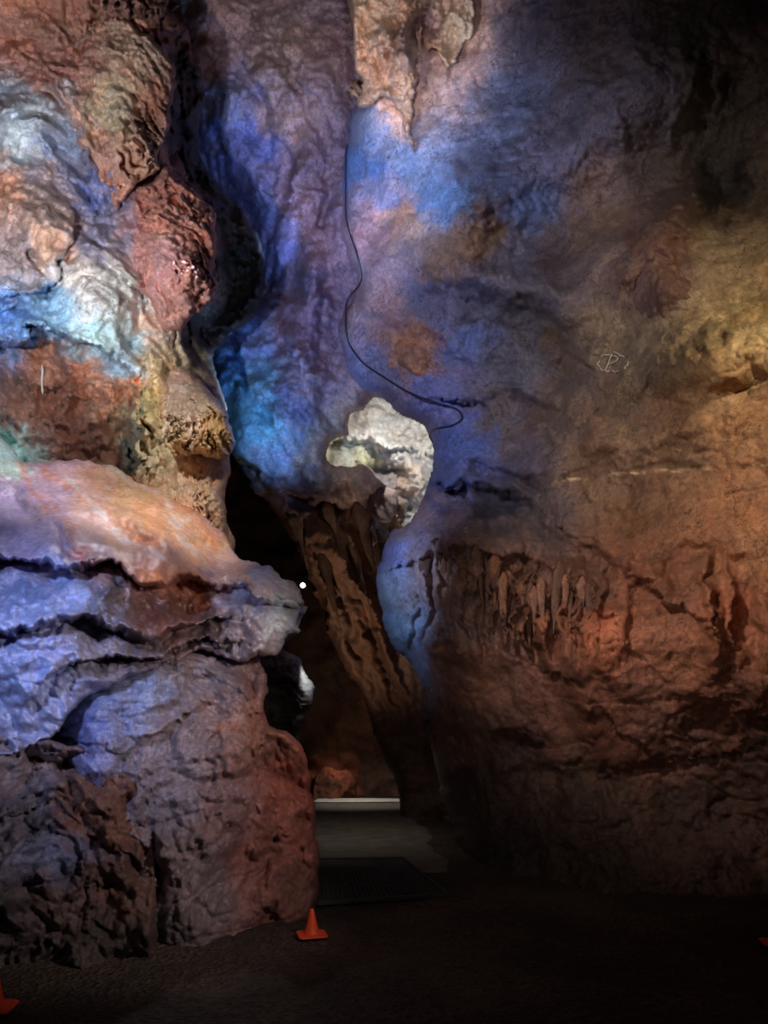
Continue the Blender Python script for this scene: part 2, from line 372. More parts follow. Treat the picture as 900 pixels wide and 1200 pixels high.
# right wall
right_cols = [(450,20,170,120,95),(440,80,160,115,95),(480,60,110,90,95),(530,40,130,100,90),(500,30,130,90,80),(465,115,160,125,110),(430,150,92,105,145),(420,190,58,90,155),(480,190,82,104,150),(520,230,72,102,150),(450,230,88,90,130),(430,270,110,85,105),(470,260,150,115,105),  # blue lamp tint and the shaded foot of the wall are in these colours
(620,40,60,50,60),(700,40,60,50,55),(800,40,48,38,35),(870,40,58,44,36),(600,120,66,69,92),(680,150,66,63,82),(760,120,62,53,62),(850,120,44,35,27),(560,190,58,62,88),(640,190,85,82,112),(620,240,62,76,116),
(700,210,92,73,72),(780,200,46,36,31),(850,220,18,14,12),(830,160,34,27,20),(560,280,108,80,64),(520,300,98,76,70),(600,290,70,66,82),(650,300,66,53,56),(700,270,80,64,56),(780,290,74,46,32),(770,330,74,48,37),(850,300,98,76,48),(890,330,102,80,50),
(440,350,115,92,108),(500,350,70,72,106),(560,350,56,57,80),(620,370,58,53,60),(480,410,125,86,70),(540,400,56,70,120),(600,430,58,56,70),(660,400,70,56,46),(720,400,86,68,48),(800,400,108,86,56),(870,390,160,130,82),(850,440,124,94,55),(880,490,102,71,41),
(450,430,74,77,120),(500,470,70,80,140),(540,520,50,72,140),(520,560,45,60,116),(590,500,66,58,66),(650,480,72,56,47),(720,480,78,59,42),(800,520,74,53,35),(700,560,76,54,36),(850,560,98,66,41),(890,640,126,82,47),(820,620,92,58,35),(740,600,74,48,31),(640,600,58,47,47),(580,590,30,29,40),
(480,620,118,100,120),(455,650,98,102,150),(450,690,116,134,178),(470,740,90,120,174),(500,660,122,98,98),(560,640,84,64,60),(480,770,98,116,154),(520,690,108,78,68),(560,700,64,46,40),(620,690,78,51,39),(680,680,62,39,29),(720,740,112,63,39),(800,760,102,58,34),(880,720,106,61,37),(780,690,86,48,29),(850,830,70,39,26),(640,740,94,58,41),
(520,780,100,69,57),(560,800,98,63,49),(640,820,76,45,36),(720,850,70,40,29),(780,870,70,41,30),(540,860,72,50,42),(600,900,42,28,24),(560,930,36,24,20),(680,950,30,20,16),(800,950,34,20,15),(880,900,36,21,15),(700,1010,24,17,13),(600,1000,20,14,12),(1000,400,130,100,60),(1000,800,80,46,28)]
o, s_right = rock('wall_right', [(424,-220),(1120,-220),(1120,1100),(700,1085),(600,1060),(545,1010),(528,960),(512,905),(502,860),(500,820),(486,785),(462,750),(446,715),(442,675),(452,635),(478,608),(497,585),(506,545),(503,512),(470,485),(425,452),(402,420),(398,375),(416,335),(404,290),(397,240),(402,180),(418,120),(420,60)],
    [(424,-220,9),(1120,-220,5.5),(1120,1100,6),(900,1040,7.5),(700,1040,7.6),(600,1020,8.3),(540,970,9.6),(505,880,9.6),(480,760,9.1),(445,690,9),(470,680,8.6),(500,640,8.35),(520,560,9.4),(440,440,9.5),(400,400,9.7),(400,240,9.7),(430,100,9.3),
     (600,100,8.4),(750,100,7.6),(850,220,7.7),(900,380,6.4),(700,270,7.9),(560,280,8.4),(780,310,7.2),(600,420,8.6),(720,440,7.7),(850,560,6.7),(680,560,8),(600,690,7.8),(700,740,7.1),(850,740,6.6),(640,600,8.4),(580,860,8.4),(750,900,7.7),(900,900,7.1),(1120,500,5.4)],
    right_cols, M_wall,
    feats=[('ledge',[(545,575),(600,585),(650,620),(710,655),(760,690)],.32,55,.26,38,14),('ledge',[(760,672),(820,640),(880,655),(960,640)],.12,40,.10,30,14),
           ('ledge',[(495,655),(540,640),(600,650),(660,672),(690,700)],.10,26,.22,50,7),
           ('ledge',[(480,760),(540,790),(600,775),(660,800),(700,830)],.08,60,.10,70,20),('ledge',[(690,800),(760,818),(820,812),(900,830)],.08,50,.10,70,22),
           ('soft',560,630,80,34,10,.4),('soft',720,750,50,65,0,.42),('soft',820,740,40,75,0,.42),('soft',900,760,40,70,0,.25),
           ('flute',600,705,110,60,16,.42),('flute',800,725,120,80,36,.18),
           ('soft',660,178,230,42,-29,.42),('soft',790,260,130,30,-38,.40),('soft',540,245,90,28,-25,.15),
           ('soft',760,90,40,90,50,.25),('soft',850,225,34,34,0,-.35),
           ('soft',560,330,110,30,15,.38),('ledge',[(470,300),(540,318),(620,348),(680,420)],.12,40,.14,40,22),
           ('soft',820,430,110,34,-15,.4),('ledge',[(400,355),(430,370),(460,385),(520,400),(560,460)],.16,30,.10,24,16),
           ('soft',720,520,120,26,-10,.35),('ledge',[(660,560),(760,552),(900,545)],.05,26,.05,16,8),
           ('ledge',[(540,560),(570,545),(610,555),(650,600)],.15,20,.18,20,12),('soft',520,220,50,60,0,.15),
           ('ledge',[(560,470),(620,470),(680,510),(690,560)],.16,40,.14,34,20),
           ('ledge',[(520,860),(600,870),(680,900),(800,890)],.08,40,.08,40,14)],
    step=2.3, big=.18, mid=.05, fine=.02, seed=4, sig=26, rpx=20, rm=.8, fis=.04, facet=.17, fs=1.0, fg=.57,
    rough=lambda u, v: .6+.4*ss(v, 790, 870),
    lines=[([(650,566),(700,558),(760,553),(830,549),(920,543),(1000,540)],1.3,(150,120,86))])
tag(o, 'towering right cave wall of brown rock with an overhanging lower bulge', 'cave wall', kind='structure')

# ================================================================ ROCK THINGS
def nodule(poly, centre, lift, cols, label, seed, **kw):
    dp = [(u, v, s_right(u, v).y+.10) for u, v in poly]+[(centre[0], centre[1], min(s_right(*centre).y, np.mean([s_right(u, v).y for u, v in poly]))-lift)]
    o, _ = rock('bulging_rock', poly, dp, cols, M_wall, seed=seed, big=0, mid=.03, fine=.02, facet=.10, fs=2, fg=.55, jag=5, back=.6, step=1.8, **kw)
    tag(o, label, 'rock')
nodule([(450,400),(462,390),(480,388),(500,402),(514,424),(518,442),(510,456),(492,452),(474,440),(458,428),(448,414)], (484,420), .30,
     [(480,405,132,92,76),(500,430,124,86,72),(470,425,100,72,68),(510,450,80,60,66)], 'rounded brown rock bulging just right of the cable bend', 31, rpx=12, rm=.28)
nodule([(704,282),(726,256),(760,240),(800,244),(826,268),(832,310),(824,356),(806,392),(776,404),(744,384),(718,350),(704,318)], (768,318), .26,
     [(740,290,84,56,44),(790,280,78,48,32),(770,340,78,50,38),(810,340,66,44,30),(760,385,60,44,34),(728,330,80,58,50)], 'broad reddish brown rock block standing out of the upper right wall', 32, rpx=14, rm=.3)

def c1rough(u, v):
    lip = np.interp(u, [-200, 0, 60, 130, 190, 240, 290, 345], [640, 655, 662, 662, 688, 676, 680, 690])
    return .22+.8*ss(v-lip, -6, 6)
o, s_c1 = rock('flowstone_boulder', [(-200,520),(-40,505),(0,512),(30,536),(90,538),(125,546),(185,572),(240,602),(275,645),(312,664),(342,680),(353,698),(357,712),(348,726),(354,742),(334,750),(322,766),(300,770),(280,776),(240,762),(200,778),(140,800),(90,830),(60,860),(10,880),(-200,900)],
    [(-200,520,6.4),(-200,900,5.0),(0,520,6.7),(60,545,6.8),(180,575,7.0),(260,640,6.8),(350,710,6.2),(300,690,5.75),(200,645,5.6),(60,600,5.7),(60,640,5.15),(60,660,5.1),(180,672,5.35),(180,690,5.4),(290,740,5.9),(120,760,5.5),(20,780,5.0),(230,740,5.8),(20,690,5.1)],
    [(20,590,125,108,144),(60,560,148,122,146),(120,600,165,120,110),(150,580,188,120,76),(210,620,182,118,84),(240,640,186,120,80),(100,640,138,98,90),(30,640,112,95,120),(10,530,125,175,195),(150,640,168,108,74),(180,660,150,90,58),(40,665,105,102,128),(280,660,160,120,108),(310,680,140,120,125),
     (30,700,82,96,136),(80,690,108,118,156),(130,700,64,60,70),(230,700,92,52,32),(190,715,66,40,34),(290,700,132,132,156),(330,720,150,156,180),(300,745,112,100,104),(250,740,56,44,46),(50,760,98,106,148),(20,780,92,104,146),(110,760,86,82,98),(150,750,72,66,76)],  # blue light on the front and cyan glow at upper left are painted
    M_wet, feats=[('ledge',[(-60,650),(0,655),(60,662),(130,662),(190,690),(240,680),(290,690),(350,704)],.22,20,.26,24,4),('ledge',[(-40,745),(40,735),(100,725),(170,745),(230,735)],.18,25,.22,22,7),
     ('crack',[(40,555),(100,600),(180,640)],.12,12),('soft',222,702,26,18,-20,-.2),('crack',[(100,545),(150,590),(230,640)],.12,9),('crack',[(10,580),(50,620),(90,650)],.12,10),('soft',90,590,40,20,30,.25),('soft',170,610,40,16,35,.22),('soft',70,625,60,14,10,.12),
     ('ledge',[(60,800),(100,775),(180,765),(260,755)],.1,14,.2,16)],
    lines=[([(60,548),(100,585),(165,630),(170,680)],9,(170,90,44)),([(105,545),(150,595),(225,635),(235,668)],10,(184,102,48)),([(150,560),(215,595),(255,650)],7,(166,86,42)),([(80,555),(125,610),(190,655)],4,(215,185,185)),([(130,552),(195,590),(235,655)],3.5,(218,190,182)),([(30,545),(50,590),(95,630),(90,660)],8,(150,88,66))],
    step=1.9, big=.08, mid=.06, fine=.015, facet=.30, fs=1.1, fg=.54, seed=5, sig=16, rpx=5, rm=.12, back=1.4, fis=.02, rough=c1rough, jag=6)
tag(o, 'big boulder with smooth pink and orange flowstone top jutting out at left', 'boulder')

o, s_c2 = rock('boulder', [(60,800),(110,792),(170,768),(240,758),(300,768),(312,800),(318,845),(352,872),(368,930),(374,1000),(370,1070),(345,1110),(200,1150),(60,1150),(20,1000),(30,850)],
    [(60,800,6),(240,760,6.2),(312,800,6.3),(370,930,6.8),(374,1070,6.8),(340,1090,6.55),(270,1090,6.2),(200,1100,5.9),(60,1150,5.7),(200,900,5.6),(120,830,5.5),(290,870,5.8),(230,1000,5.8),(100,950,5.8)],
    [(120,820,92,103,146),(90,840,74,83,136),(160,800,106,112,143),(230,800,100,87,90),(200,870,100,87,94),(250,840,108,86,84),(300,850,90,54,40),(340,920,106,51,34),(345,980,96,47,32),(200,950,88,76,82),(260,950,90,63,62),(230,1030,82,65,67),(310,1000,90,47,35),(350,1040,72,38,28),(180,1080,44,36,37)],  # bluish points paint the blue lamplight onto the rock colour
    M_boulder, feats=[('crack',[(290,780),(300,850),(320,950),(315,1080)],.12,8),('crack',[(150,850),(180,950),(175,1080)],.10,7),('ledge',[(80,860),(150,880),(220,830),(300,830)],.10,20,.05,30)],
    step=1.9, big=.05, mid=0, fine=.012, facet=.42, fs=.95, fg=.55, seed=26, sig=24, rpx=6, rm=.2, fis=.03, jag=6,
    rough=lambda u, v: 1-.55*ss(v, 1000, 1080)*ss(u, 240, 320))
tag(o, 'large fractured violet-grey boulder beside the path, under the jutting flowstone boulder', 'boulder')
o, s_c3 = rock('boulder', [(-220,840),(-60,835),(0,852),(50,868),(95,880),(140,890),(168,950),(182,1010),(186,1075),(175,1130),(100,1160),(0,1200),(-220,1220)],
    [(-220,840,5),(0,850,5.3),(140,890,5.4),(186,1075,5.5),(150,1110,5.4),(60,1140,5.1),(-220,1200,4.3),(60,980,5.0),(0,1000,4.8),(130,1000,5.2)],
    [(40,900,85,75,83),(20,950,65,60,72),(60,1000,62,68,98),(100,940,74,45,35),(140,960,76,43,31),(60,1050,54,41,39),(140,1040,56,35,28),(30,1100,40,31,32),(120,1100,31,23,21),(-80,950,60,50,60)],  # bluish point is painted lamplight over brown rock
    M_boulder, feats=[('crack',[(60,880),(100,960),(110,1080)],.12,9),('ledge',[(0,960),(60,950),(140,1000)],.1,24,.12,24)],
    step=1.9, big=.10, mid=0, fine=.03, facet=.36, fs=1.2, fg=.57, seed=8, sig=24, rpx=7, rm=.2, fis=.03, jag=6)
tag(o, 'rough dark brown boulder at the lower left corner of the cave', 'boulder')

o, _ = rock('rock_outcrop', [(58,74),(80,62),(100,36),(135,22),(158,26),(178,44),(198,70),(206,100),(200,120),(205,150),(190,172),(186,196),(165,212),(150,236),(138,252),(124,236),(112,212),(108,190),(92,170),(96,150),(84,132),(62,112)],
    [(62,70,7.3),(150,26,7.3),(203,140,7.6),(140,250,7.3),(104,190,7.25),(140,120,6.95),(160,180,7.0)],
    [(90,80,135,96,86),(150,60,172,130,112),(130,120,186,146,124),(160,180,170,126,108),(190,120,118,80,68),(120,200,158,120,110)],
    M_scaly, step=1.7, big=.06, mid=.06, fine=.02, scales=.26, sdir=(1.0, 2.4), seed=9, rpx=7, rm=.35, back=.9, jag=7, fis=.02, facet=.16, fs=3, fg=.6)
tag(o, 'tan layered rock outcrop high on the left wall above the pink scaly one', 'rock')
o, _ = rock('rock_outcrop', [(148,232),(165,214),(182,208),(200,192),(216,210),(238,232),(250,262),(256,290),(252,318),(256,338),(242,360),(226,372),(214,384),(194,380),(180,366),(170,352),(160,330),(146,312),(150,290),(140,262)],
    [(150,228,7.5),(205,200,7.6),(254,300,7.8),(222,380,7.6),(152,318,7.4),(200,290,7.0),(230,320,7.0)],
    [(200,260,164,112,102),(200,310,164,110,108),(170,240,135,96,92),(225,345,150,106,94),(165,300,150,110,110),(240,290,130,84,74)],
    M_scaly, step=1.6, big=.05, mid=.05, fine=.03, scales=.18, sdir=(2.4, 3.6), seed=10, rpx=8, rm=.4, back=1.0, jag=6, fis=.02, facet=.16, fs=3, fg=.6)
tag(o, 'pink scaly rock lobe bulging beside the dark crevice on the left wall', 'rock')
o, _ = rock('rock_outcrop', [(-120,-160),(120,-160),(190,-80),(196,-10),(185,30),(150,26),(120,34),(100,46),(80,60),(62,72),(66,100),(50,108),(38,90),(20,94),(0,85),(-120,70)],
    [(-120,-160,6.5),(190,-80,7.7),(185,20,7.7),(62,80,7.2),(-100,60,6.5),(60,10,6.9),(120,-60,7)],
    [(20,30,135,94,80),(80,40,130,92,78),(50,60,118,86,76),(140,5,132,94,82),(175,10,88,60,46),(20,0,150,100,80)],
    M_scaly, step=2.0, big=.08, mid=.08, fine=.02, scales=.24, sdir=(-1.6, 2.2), seed=12, rpx=8, rm=.3, back=.6, jag=7, fis=.02, facet=.16, fs=3, fg=.6)
tag(o, 'jagged red-brown rock outcrop at the top left corner', 'rock')

o, _ = rock('flowstone_drapery', [(186,440),(205,428),(228,440),(250,462),(268,492),(276,518),(266,536),(245,540),(226,534),(205,540),(184,552),(180,520),(182,480)],
    [(186,440,7.7),(228,440,7.8),(276,518,7.9),(184,552,7.6),(245,538,7.5),(225,490,7.1),(250,515,7.1)],
    [(210,450,150,130,120),(235,480,170,135,110),(255,512,205,125,62),(200,500,175,138,115),(215,530,190,130,80),(190,470,170,137,117)],
    M_wet, step=1.5, big=.03, mid=.03, fine=.03, seed=13, rpx=8, rm=.4, back=.8, jag=4, scales=.05, sdir=(1.5, 3.5), feats=[('flute',238,512,44,36,5,.2),('ledge',[(190,490),(225,500),(262,490)],.1,12,.07,10),('ledge',[(190,465),(215,460),(245,478)],.08,10,.06,8)])
tag(o, 'ribbed orange-tipped flowstone curtain on the left wall, upper of two tiers', 'flowstone')
o, _ = rock('flowstone_drapery', [(180,545),(205,535),(230,542),(246,560),(262,590),(268,625),(262,660),(180,660),(176,600)],
    [(180,545,7.8),(230,542,7.8),(266,620,7.9),(180,650,7.5),(220,590,7.35)],
    [(200,560,185,148,122),(230,575,165,127,95),(245,610,150,112,80),(205,610,165,118,90),(185,590,188,133,95)],
    M_wet, step=1.5, big=.03, mid=.04, fine=.03, seed=14, rpx=8, rm=.35, back=.8, jag=4, scales=.05, sdir=(1.5, 3.5), feats=[('flute',225,595,38,45,7,.18)])
tag(o, 'pale tan flowstone curtain on the left wall, lower of two tiers', 'flowstone')

o, _ = rock('hanging_rock', [(424,-180),(570,-180),(560,-20),(558,20),(550,50),(538,66),(525,78),(512,60),(500,72),(492,92),(486,110),(482,130),(486,178),(474,150),(466,132),(452,112),(436,124),(420,126),(424,100),(418,60)],
    [(424,-180,8.6),(570,-180,8.3),(550,40,8.2),(484,170,8.7),(420,110,8.7),(470,30,8.25),(520,20,8.1)],
    [(450,20,180,128,102),(440,80,165,120,98),(478,50,95,72,68),(500,30,80,54,54),(530,40,180,138,115),(468,110,165,127,108),(540,-20,170,122,102),(510,55,170,132,112)],
    M_scaly, step=1.7, big=.06, mid=.04, fine=.02, scales=.06, sdir=(2.4, .6), seed=15, rpx=6, rm=.25, back=.9, jag=6, facet=.32, fs=2, fg=.52, feats=[('crack',[(488,-60),(492,20),(486,80)],.4,9),('crack',[(455,-100),(460,20),(450,70)],.12,6)])
tag(o, 'pale tan rock fin hanging from the top of the right wall', 'rock')

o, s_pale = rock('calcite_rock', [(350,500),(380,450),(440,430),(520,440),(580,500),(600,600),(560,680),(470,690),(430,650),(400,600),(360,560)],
    [(350,500,12.3),(440,430,12.6),(520,440,12.6),(600,600,12.4),(470,690,12.6),(440,510,12.0),(480,540,12.1),(465,600,12.2),(400,535,12.0)],
    [(430,500,245,234,206),(480,520,238,222,184),(400,530,225,194,138),(425,545,185,158,124),(450,562,112,106,116),(470,575,155,136,124),(485,595,235,218,184),(462,605,160,132,112),(500,560,230,210,175),(450,535,235,216,178)],  # blue-grey points paint a shadow across the lower left of the cream rock
    M_pale, step=1.7, big=.06, mid=.06, fine=.04, seed=16, rpx=7, rm=.3, back=.5, scales=.08, sdir=(.8, 5), facet=.24, fs=2, fg=.57, jag=5, sig=10, feats=[('crack',[(420,548),(445,545),(470,560),(476,600)],.35,8),('ledge',[(395,520),(430,512),(470,530),(505,530)],.14,14,.1,12)])
tag(o, 'bright floodlit cream rock glowing in the gap between the walls', 'rock')

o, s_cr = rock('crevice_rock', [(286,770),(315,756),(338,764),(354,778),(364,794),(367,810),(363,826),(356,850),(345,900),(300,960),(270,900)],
    [(286,770,8.6),(345,765,8.7),(367,808,8.9),(340,800,8.5),(300,950,8.3),(356,850,8.8)],
    [(359,798,190,195,190),(363,806,200,205,200),(350,800,70,56,48),(340,810,36,27,22),(320,780,48,34,27),(330,850,32,21,15),(310,900,25,17,14),(358,825,70,56,48)],  # near-white points paint the lamp-lit edge
    M_boulder, step=1.4, big=.03, mid=.04, fine=.05, facet=.14, fs=3, seed=17, rpx=8, rm=.3, back=.6, sig=5, jag=3.5)
tag(o, 'small rock in the crevice with one edge lit white by a lamp', 'rock')
o, _ = rock('orange_rock', [(368,915),(376,902),(388,896),(396,902),(404,902),(414,912),(417,930),(420,950),(390,955),(366,952)],
    [(366,905,16.8),(418,915,16.9),(390,948,16.6),(390,915,16.5)],
    [(390,908,105,46,20),(405,925,66,31,15),(375,930,45,25,14)], M_dark, step=1.5, big=.05, mid=.1, fine=.03, facet=.3, fs=1.5, seed=18, rpx=3, rm=.15, back=.4, jag=3, fis=0)
tag(o, 'small orange rock at the far end of the path', 'rock')

# ---------------------------------------------------------------- stalactites
def stalactite(top, length, rad, col, mat, label, group, seed, flat=.7, lean=0):
    n, m = 12, 20; vs = []; fs = []; rs = np.random.RandomState(seed)
    bx, by = rs.normal(size=2)*.025; ph = rs.rand()*6
    for i in range(m+1):
        t = i/m; r = rad*((1-t)**1.15*.95+.05)*min(1, .15+t*5)*(1+.12*math.sin(t*11+ph)+.08*math.sin(t*27+ph*2))
        if i == m: r = rad*.02
        for k in range(n):
            a = 2*math.pi*k/n; rr = r*(1+.24*math.sin(3*a+ph+t*3)+.12*math.sin(5*a+ph*3))
            vs.append((rr*math.cos(a)+(bx*2+lean)*t*length+.008*math.sin(t*7+ph)*length, rr*math.sin(a)*flat+by*t*length, -t*length))
    for i in range(m):
        for k in range(n): fs.append((i*n+k, (i+1)*n+k, (i+1)*n+(k+1) % n, i*n+(k+1) % n))
    fs.append(tuple(range(n-1, -1, -1))); fs.append(tuple(m*n+k for k in range(n)))
    A = albedo(np.array([col]))[0]*(0.8+.4*rs.rand())
    o = mesh_obj('stalactite', vs, fs, mat, cols=np.tile(A, (len(vs), 1))); o.location = top
    tag(o, label, 'stalactite', group)
rs = random.Random(3)
for i in range(22):
    u = 502+i*8.8+rs.uniform(-5, 5); v = 648+max(0, (i-6))*2.6+rs.uniform(-8, 30)
    ln = rs.choice([22, 30, 42, 54, 68])*(1.1 if 7 < i < 18 else .85)
    q1 = s_right(u, v+ln*.3); q = s_right(u, v+ln*.7); Y = min(q1.y, q.y)+.05
    p = at(u, v-12, Y)
    stalactite(p, (ln+12)/F*Y, rs.uniform(.055, .09), rs.choice([(78,48,34),(60,38,27),(88,52,33),(54,34,25),(92,56,36)]), M_drip,
        'brown stalactite in the fringe hanging under the right wall bulge', 'stalactites under the right wall bulge', 100+i, .6)
for i in range(8):
    u = 346+i*12+rs.uniform(-3, 3); v = 584+rs.uniform(-6, 12)+(i % 3)*20
    p = s_slab(u, v); ln = rs.uniform(50, 110); q = s_slab(u+ln*.25, v+ln*.6)
    p.y = min(p.y, q.y+.15)+.08
    stalactite(p, ln/F*p.y, rs.uniform(.09, .16), rs.choice([(66,44,29),(50,32,20),(80,58,42)]), M_drip,
        'brown stalactite hanging below the blue slab over the crevice', 'stalactites below the centre slab', 200+i, .6, .3)
for i in range(7):
    u = 206+i*7+rs.uniform(-2, 2); v = 374+rs.uniform(-3, 6); p = s_left(u, v); q = s_left(u, v+30); p.y = min(p.y, q.y, 8.0)-.02
    stalactite(p, rs.uniform(34, 66)/F*p.y, rs.uniform(.035, .06), (50,29,22), M_drip,
        'short dark stalactite hanging under the pink scaly lobe', 'stalactites under the pink scaly lobe', 300+i)
p = s_left(52, 432); p.y -= .08
vs = []; fs = []
for i in range(9):
    for k in range(8):
        a = k*math.pi/4; r = .014*(1-.35*i/8)*(1 if 0 < i < 8 else .5); vs.append((r*math.cos(a)+.004*math.sin(i), r*math.sin(a), -.28*i/8))
for i in range(8):
    for k in range(8): fs.append((i*8+k, (i+1)*8+k, (i+1)*8+(k+1) % 8, i*8+(k+1) % 8))
o = mesh_obj('straw_stalactite', vs, fs, plain_mat('white_calcite_straw', (.6, .54, .48), .5)); o.location = p
tag(o, 'thin white straw stalactite in the red hollow of the left wall', 'stalactite')

# ---------------------------------------------------------------- cable, chalk marks
def tube(name, pts, r, mat, parent=None, closed=False):
    cu = bpy.data.curves.new(name, 'CURVE'); cu.dimensions = '3D'; cu.bevel_depth = r; cu.bevel_resolution = 2
    sp = cu.splines.new('NURBS'); sp.points.add(len(pts)-1); sp.use_endpoint_u = True; sp.order_u = 3; sp.use_cyclic_u = closed
    for i, q in enumerate(pts): sp.points[i].co = (*q, 1)
    tmp = bpy.data.objects.new(name, cu); C.objects.link(tmp)
    me = bpy.data.meshes.new_from_object(tmp.evaluated_get(bpy.context.evaluated_depsgraph_get()))
    C.objects.unlink(tmp); bpy.data.objects.remove(tmp)
    me.materials.clear(); me.materials.append(mat); o = bpy.data.objects.new(name, me); C.objects.link(o)
    me.polygons.foreach_set('use_smooth', [True]*len(me.polygons))
    if parent: o.parent = parent
    return o
cab = catmull([(407,170),(401,205),(405,255),(419,300),(424,328),(408,350),(404,372),(408,400),(425,425),(450,442),(480,460),(512,472),(536,480),(541,491),(528,499),(512,502),(503,508),(507,518)], 4, False)
pts = []
for u, v in cab:
    s = s_right(max(u, 408), v, 6); k_ = .025 if not (450 < u < 520 and 430 < v < 475) else .09
    pts.append(at(max(u, 405), v, s.y-k_))
o = tube('cable', pts, .0115, plain_mat('dark_cable_rubber', (.03, .036, .075), .4))
tag(o, 'dark power cable snaking down the left edge of the right wall', 'cable')
chalk = plain_mat('white_chalk', (.52, .46, .36), .9)
root = empty('chalk_mark', s_right(718, 425)); tag(root, 'chalk circle with a letter P inside drawn on the right wall', 'marking')
def stroke(uv, closed=False):
    ps = []
    for u, v in uv:
        s = s_right(u, v, 3); ps.append(at(u, v, s.y-.016)-root.location)
    tube('chalk_stroke', ps, .0066, chalk, root, closed)
rq = random.Random(5)
def arc(a0, a1, rx=17, ry=11, cx=718, cy=425):
    return [(cx+(rx+rq.uniform(-2, 2))*math.cos(math.radians(a)), cy+(ry+rq.uniform(-2, 2))*math.sin(math.radians(a))) for a in np.linspace(a0, a1, 6)]
for a, b in ((-5, 44), (60, 92), (104, 150), (160, 196), (208, 262), (275, 330)): stroke(arc(a, b))
stroke([(710,433),(713,425),(717,415)]); stroke([(715,418),(723,416),(725,423),(713,427)])

# ---------------------------------------------------------------- traffic cones
M_or = plain_mat('orange_cone_plastic', (.95, .09, .025), .5, ns=20, var=.12)
def make_cone():
    root = empty('traffic_cone', (0, 0, 0))
    n = 40; vs = []; fs = []
    prof = [(.062, .014), (.060, .02), (.056, .026), (.040, .085), (.026, .145), (.016, .190), (.0145, .197), (.011, .200), (.008, .197), (.008, .17)]
    for r, z in prof:
        for k in range(n): a = 2*math.pi*k/n; vs.append((r*math.cos(a), r*math.sin(a), z))
    for i in range(len(prof)-1):
        for k in range(n): fs.append((i*n+k, i*n+(k+1) % n, (i+1)*n+(k+1) % n, (i+1)*n+k))
    mesh_obj('cone_body', vs, fs, M_or, root)
    vs = []; fs = []; m = 8
    def ring(h, c, z):
        out = []
        for sx, sy, order in ((1, 1, 0), (-1, 1, 1), (-1, -1, 0), (1, -1, 1)):
            a = (sx*h, sy*(h-c), z); b = (sx*(h-c), sy*h, z); out += [a, b] if order == 0 else [b, a]
        return out
    for h, c, z in ((.108, .02, .002), (.110, .02, .006), (.108, .02, .013), (.100, .02, .016), (.066, .03, .017)): vs += ring(h, c, z)
    for i in range(4):
        for k in range(m): fs.append((i*m+k, i*m+(k+1) % m, (i+1)*m+(k+1) % m, (i+1)*m+k))
    fs.append(tuple(range(m-1, -1, -1))); fs.append(tuple(4*m+k for k in range(m)))
    mesh_obj('base', vs, fs, M_or, root, smooth=False)
    return root
def copy_tree(o):
    c = o.copy(); C.objects.link(c)
    for ch in o.children:
        d = ch.copy(); C.objects.link(d); d.parent = c; d.matrix_parent_inverse = ch.matrix_parent_inverse
    return c
g = 'small orange floor cones'
c1 = make_cone(); q = at(365.5, 1098, 1440/(1098-850)); c1.location = (q.x, q.y, .012); c1.rotation_euler = (0, 0, .25)
tag(c1, 'small orange traffic cone in front of the path and large boulder', 'traffic cone', g)
c2 = copy_tree(c1); q = at(-8, 1184, 1440/(1184-850)); c2.location = (q.x, q.y, .014); c2.rotation_euler = (0, .08, .1)
tag(c2, 'small orange traffic cone cut by the left edge near the lower corner', 'traffic cone', g)
c3 = copy_tree(c1); q = at(912, 1108, 1440/(1108-850)); c3.location = (q.x, q.y, .012); c3.rotation_euler = (0, 0, -.2)
tag(c3, 'small orange traffic cone at the far right edge of the floor', 'traffic cone', g)

# ---------------------------------------------------------------- floor grate
root = empty('floor_grate', (-.36, 7.85, .0)); tag(root, 'dark metal mesh grate lying across the path entrance', 'floor grate')
cor = [at(373, 1062, 1440/212.), at(524, 1052, 1440/202.), at(472, 1008, 1440/158.), at(374, 1010, 1440/160.)]
def gp(s, t):
    a = cor[0].lerp(cor[1], s); b = cor[3].lerp(cor[2], s); return a.lerp(b, t)-Vector((-.36, 7.85, 0))
def bars(name, lines, w, h, z0, mat):
    vs = []; fs = []
    for a, b in lines:
        d = (b-a).normalized(); n = Vector((-d.y, d.x, 0))*w/2; k = len(vs)
        for p in (a, b):
            for s, z in ((-1, z0), (1, z0), (1, z0+h), (-1, z0+h)): vs.append((p.x+n.x*s, p.y+n.y*s, z))
        fs += [(k, k+1, k+5, k+4), (k+1, k+2, k+6, k+5), (k+2, k+3, k+7, k+6), (k+3, k, k+4, k+7), (k+3, k+2, k+1, k), (k+4, k+5, k+6, k+7)]
    return mesh_obj(name, vs, fs, mat, root, smooth=False)
M_gr = plain_mat('dark_galvanised_steel', (.07, .07, .075), .45, .3)
bars('frame', [(gp(0, 0), gp(1, 0)), (gp(1, 0), gp(1, 1)), (gp(1, 1), gp(0, 1)), (gp(0, 1), gp(0, 0))], .04, .03, .012, M_gr)
bars('mesh_bars', [(gp(i/26, 0), gp(i/26, 1)) for i in range(1, 26)]+[(gp(0, i/18), gp(1, i/18)) for i in range(1, 18)], .012, .018, .014, M_gr)

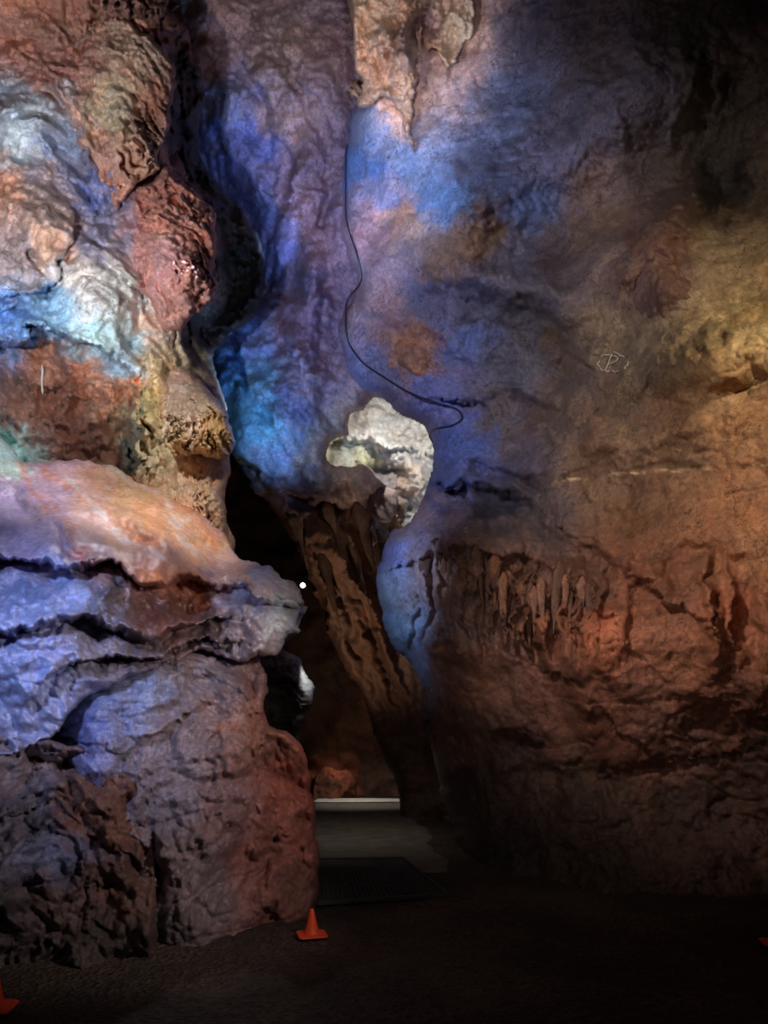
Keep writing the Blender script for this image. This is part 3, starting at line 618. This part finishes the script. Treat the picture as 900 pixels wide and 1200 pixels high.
# ---------------------------------------------------------------- lamp in the crevice
root = empty('cave_lamp', at(355, 686, 8.8)); tag(root, 'small white spotlight glowing in the dark crevice', 'lamp')
def lathe(name, prof, mat, loc=(0, 0, 0), rot=(0, 0, 0)):
    n = 24; vs = []; fs = []
    for r, z in prof:
        for k in range(n): a = 2*math.pi*k/n; vs.append((r*math.cos(a), r*math.sin(a), z))
    for i in range(len(prof)-1):
        for k in range(n): fs.append((i*n+k, i*n+(k+1) % n, (i+1)*n+(k+1) % n, (i+1)*n+k))
    fs.append(tuple(range(n-1, -1, -1))); fs.append(tuple((len(prof)-1)*n+k for k in range(n)))
    o = mesh_obj(name, vs, fs, mat, root); o.location = loc; o.rotation_euler = rot; return o
M_lampb = plain_mat('black_lamp_metal', (.02, .02, .02), .4, .5)
lathe('housing', [(.03, -.1), (.04, -.09), (.042, 0), (.046, .005), (.042, .01), (.03, .005)], M_lampb, rot=(math.radians(90), 0, 0))
lathe('lens', [(.028, .0), (.027, .012), (.015, .018), (.004, .02)], plain_mat('glowing_lens', (1, 1, 1), .3, emis=(1, .97, .92), es=12), rot=(math.radians(90), 0, 0))
lathe('bracket', [(.012, -.02), (.012, .9)], M_lampb, loc=(-.03, .06, -.02), rot=(math.radians(-25), math.radians(-65), 0))

# ================================================================ LIGHTS
def spot(name, loc, tgt, P, col, ang=50, blend=.8, size=.06):
    l = bpy.data.lights.new(name, 'SPOT'); l.energy = P; l.color = col; l.spot_size = math.radians(ang); l.spot_blend = blend; l.shadow_soft_size = size
    o = bpy.data.objects.new(name, l); o.location = loc; d = Vector(tgt)-Vector(loc); o.rotation_euler = d.to_track_quat('-Z', 'Y').to_euler(); C.objects.link(o)
spot('warm_left', (-2.1, 3.0, 3.4), at(108, 210, 7.4), 1100, (1, .94, .9), 50)
spot('left_mid', (-.4, 3.2, 5.0), at(140, 550, 6.6), 520, (1, .92, .85), 46)
spot('blue_left_ledge', at(20, 500, 6.2), at(100, 370, 7.2), 34, (.4, .68, 1), 110)
spot('blue_boulders', (-2.2, 2.4, 3.0), at(90, 760, 5.4), 250, (.52, .64, 1), 46)
spot('fill_boulders', (1.4, 2.8, 2.6), at(200, 900, 5.6), 290, (1, .88, .84), 52)
spot('flowstone_highlights', (-1.6, 7.0, 6.4), at(120, 600, 5.9), 130, (.85, .85, 1), 50)  # unseen lamp added to put highlights on the glossy flowstone top
spot('violet_slab', (.2, 4.5, 6.0), at(425, 150, 10), 480, (1, .93, .94), 40)
spot('blue_slab', at(335, 540, 8.6), at(290, 400, 10.4), 150, (.3, .6, 1), 100)
spot('blue_slab_high', at(322, 300, 10.1), at(290, 190, 10.9), 34, (.3, .5, 1), 120)
spot('slab_mid', (-.4, 5.2, 4.4), at(345, 330, 10.3), 170, (.92, .86, 1), 34)
spot('blue_right', (-2.2, 6.0, 5.5), at(480, 190, 9), 420, (.45, .66, 1), 42)
spot('violet_right', (-2.2, 3.4, 5.2), at(590, 370, 8.5), 520, (.94, .92, 1), 56)
spot('blue_bulge', (-1.2, 6.3, 3.4), at(470, 690, 8.8), 150, (.5, .66, 1), 40)
spot('warm_right', (3.6, 2.6, 5.0), at(905, 390, 6.8), 400, (1, .86, .6), 60, 1)
spot('orange_right', (-.2, 3.2, 4.2), at(780, 690, 7.2), 470, (1, .86, .72), 50)
spot('low_right', (.6, 3.4, 2.0), at(690, 840, 7.6), 90, (1, .82, .7), 70, 1)
spot('top_fin', (-.8, 6.0, 6), at(480, 40, 8.5), 280, (1, .92, .85), 34)
spot('white_gap', at(470, 476, 10.9), at(445, 535, 12.0), 150, (1, .95, .82), 125, .5, size=.04)
spot('crevice_lamp', at(376, 770, 8.6), at(364, 803, 8.85), 6, (.95, 1, 1), 80, size=.03)
spot('path_end', (-.5, 15.6, 1.6), (-.5, 15.95, 0), 42, (1, .95, .85), 120, .5)
spot('path_mid', (-.55, 10.6, 2.2), (-.4, 11.2, 0), 30, (1, .9, .8), 130, 1)
spot('far_passage', (-.4, 13.6, 1.8), (-.5, 17, 2.0), 36, (1, .8, .6), 90)
spot('crevice_warm', at(400, 860, 10.2), at(410, 690, 12.2), 80, (1, .8, .6), 100)
spot('floor_glow', (-.5, 3.0, 3.5), (-.7, 6.3, 0), 40, (1, .88, .78), 70, 1)
w = bpy.data.worlds.new('World'); sc.world = w; w.use_nodes = True
w.node_tree.nodes['Background'].inputs[0].default_value = (.6, .5, .5, 1); w.node_tree.nodes['Background'].inputs[1].default_value = .006
# ================================================================ CAMERA
cd = bpy.data.cameras.new('Camera'); cd.sensor_fit = 'VERTICAL'; cd.sensor_height = 36; cd.sensor_width = 27; cd.lens = 27; cd.shift_y = 250/1200; cd.clip_end = 100
co = bpy.data.objects.new('Camera', cd); co.location = (0, 0, CAMZ); co.rotation_euler = (math.radians(90), 0, 0); C.objects.link(co); sc.camera = co
sc.view_settings.view_transform = 'Standard'
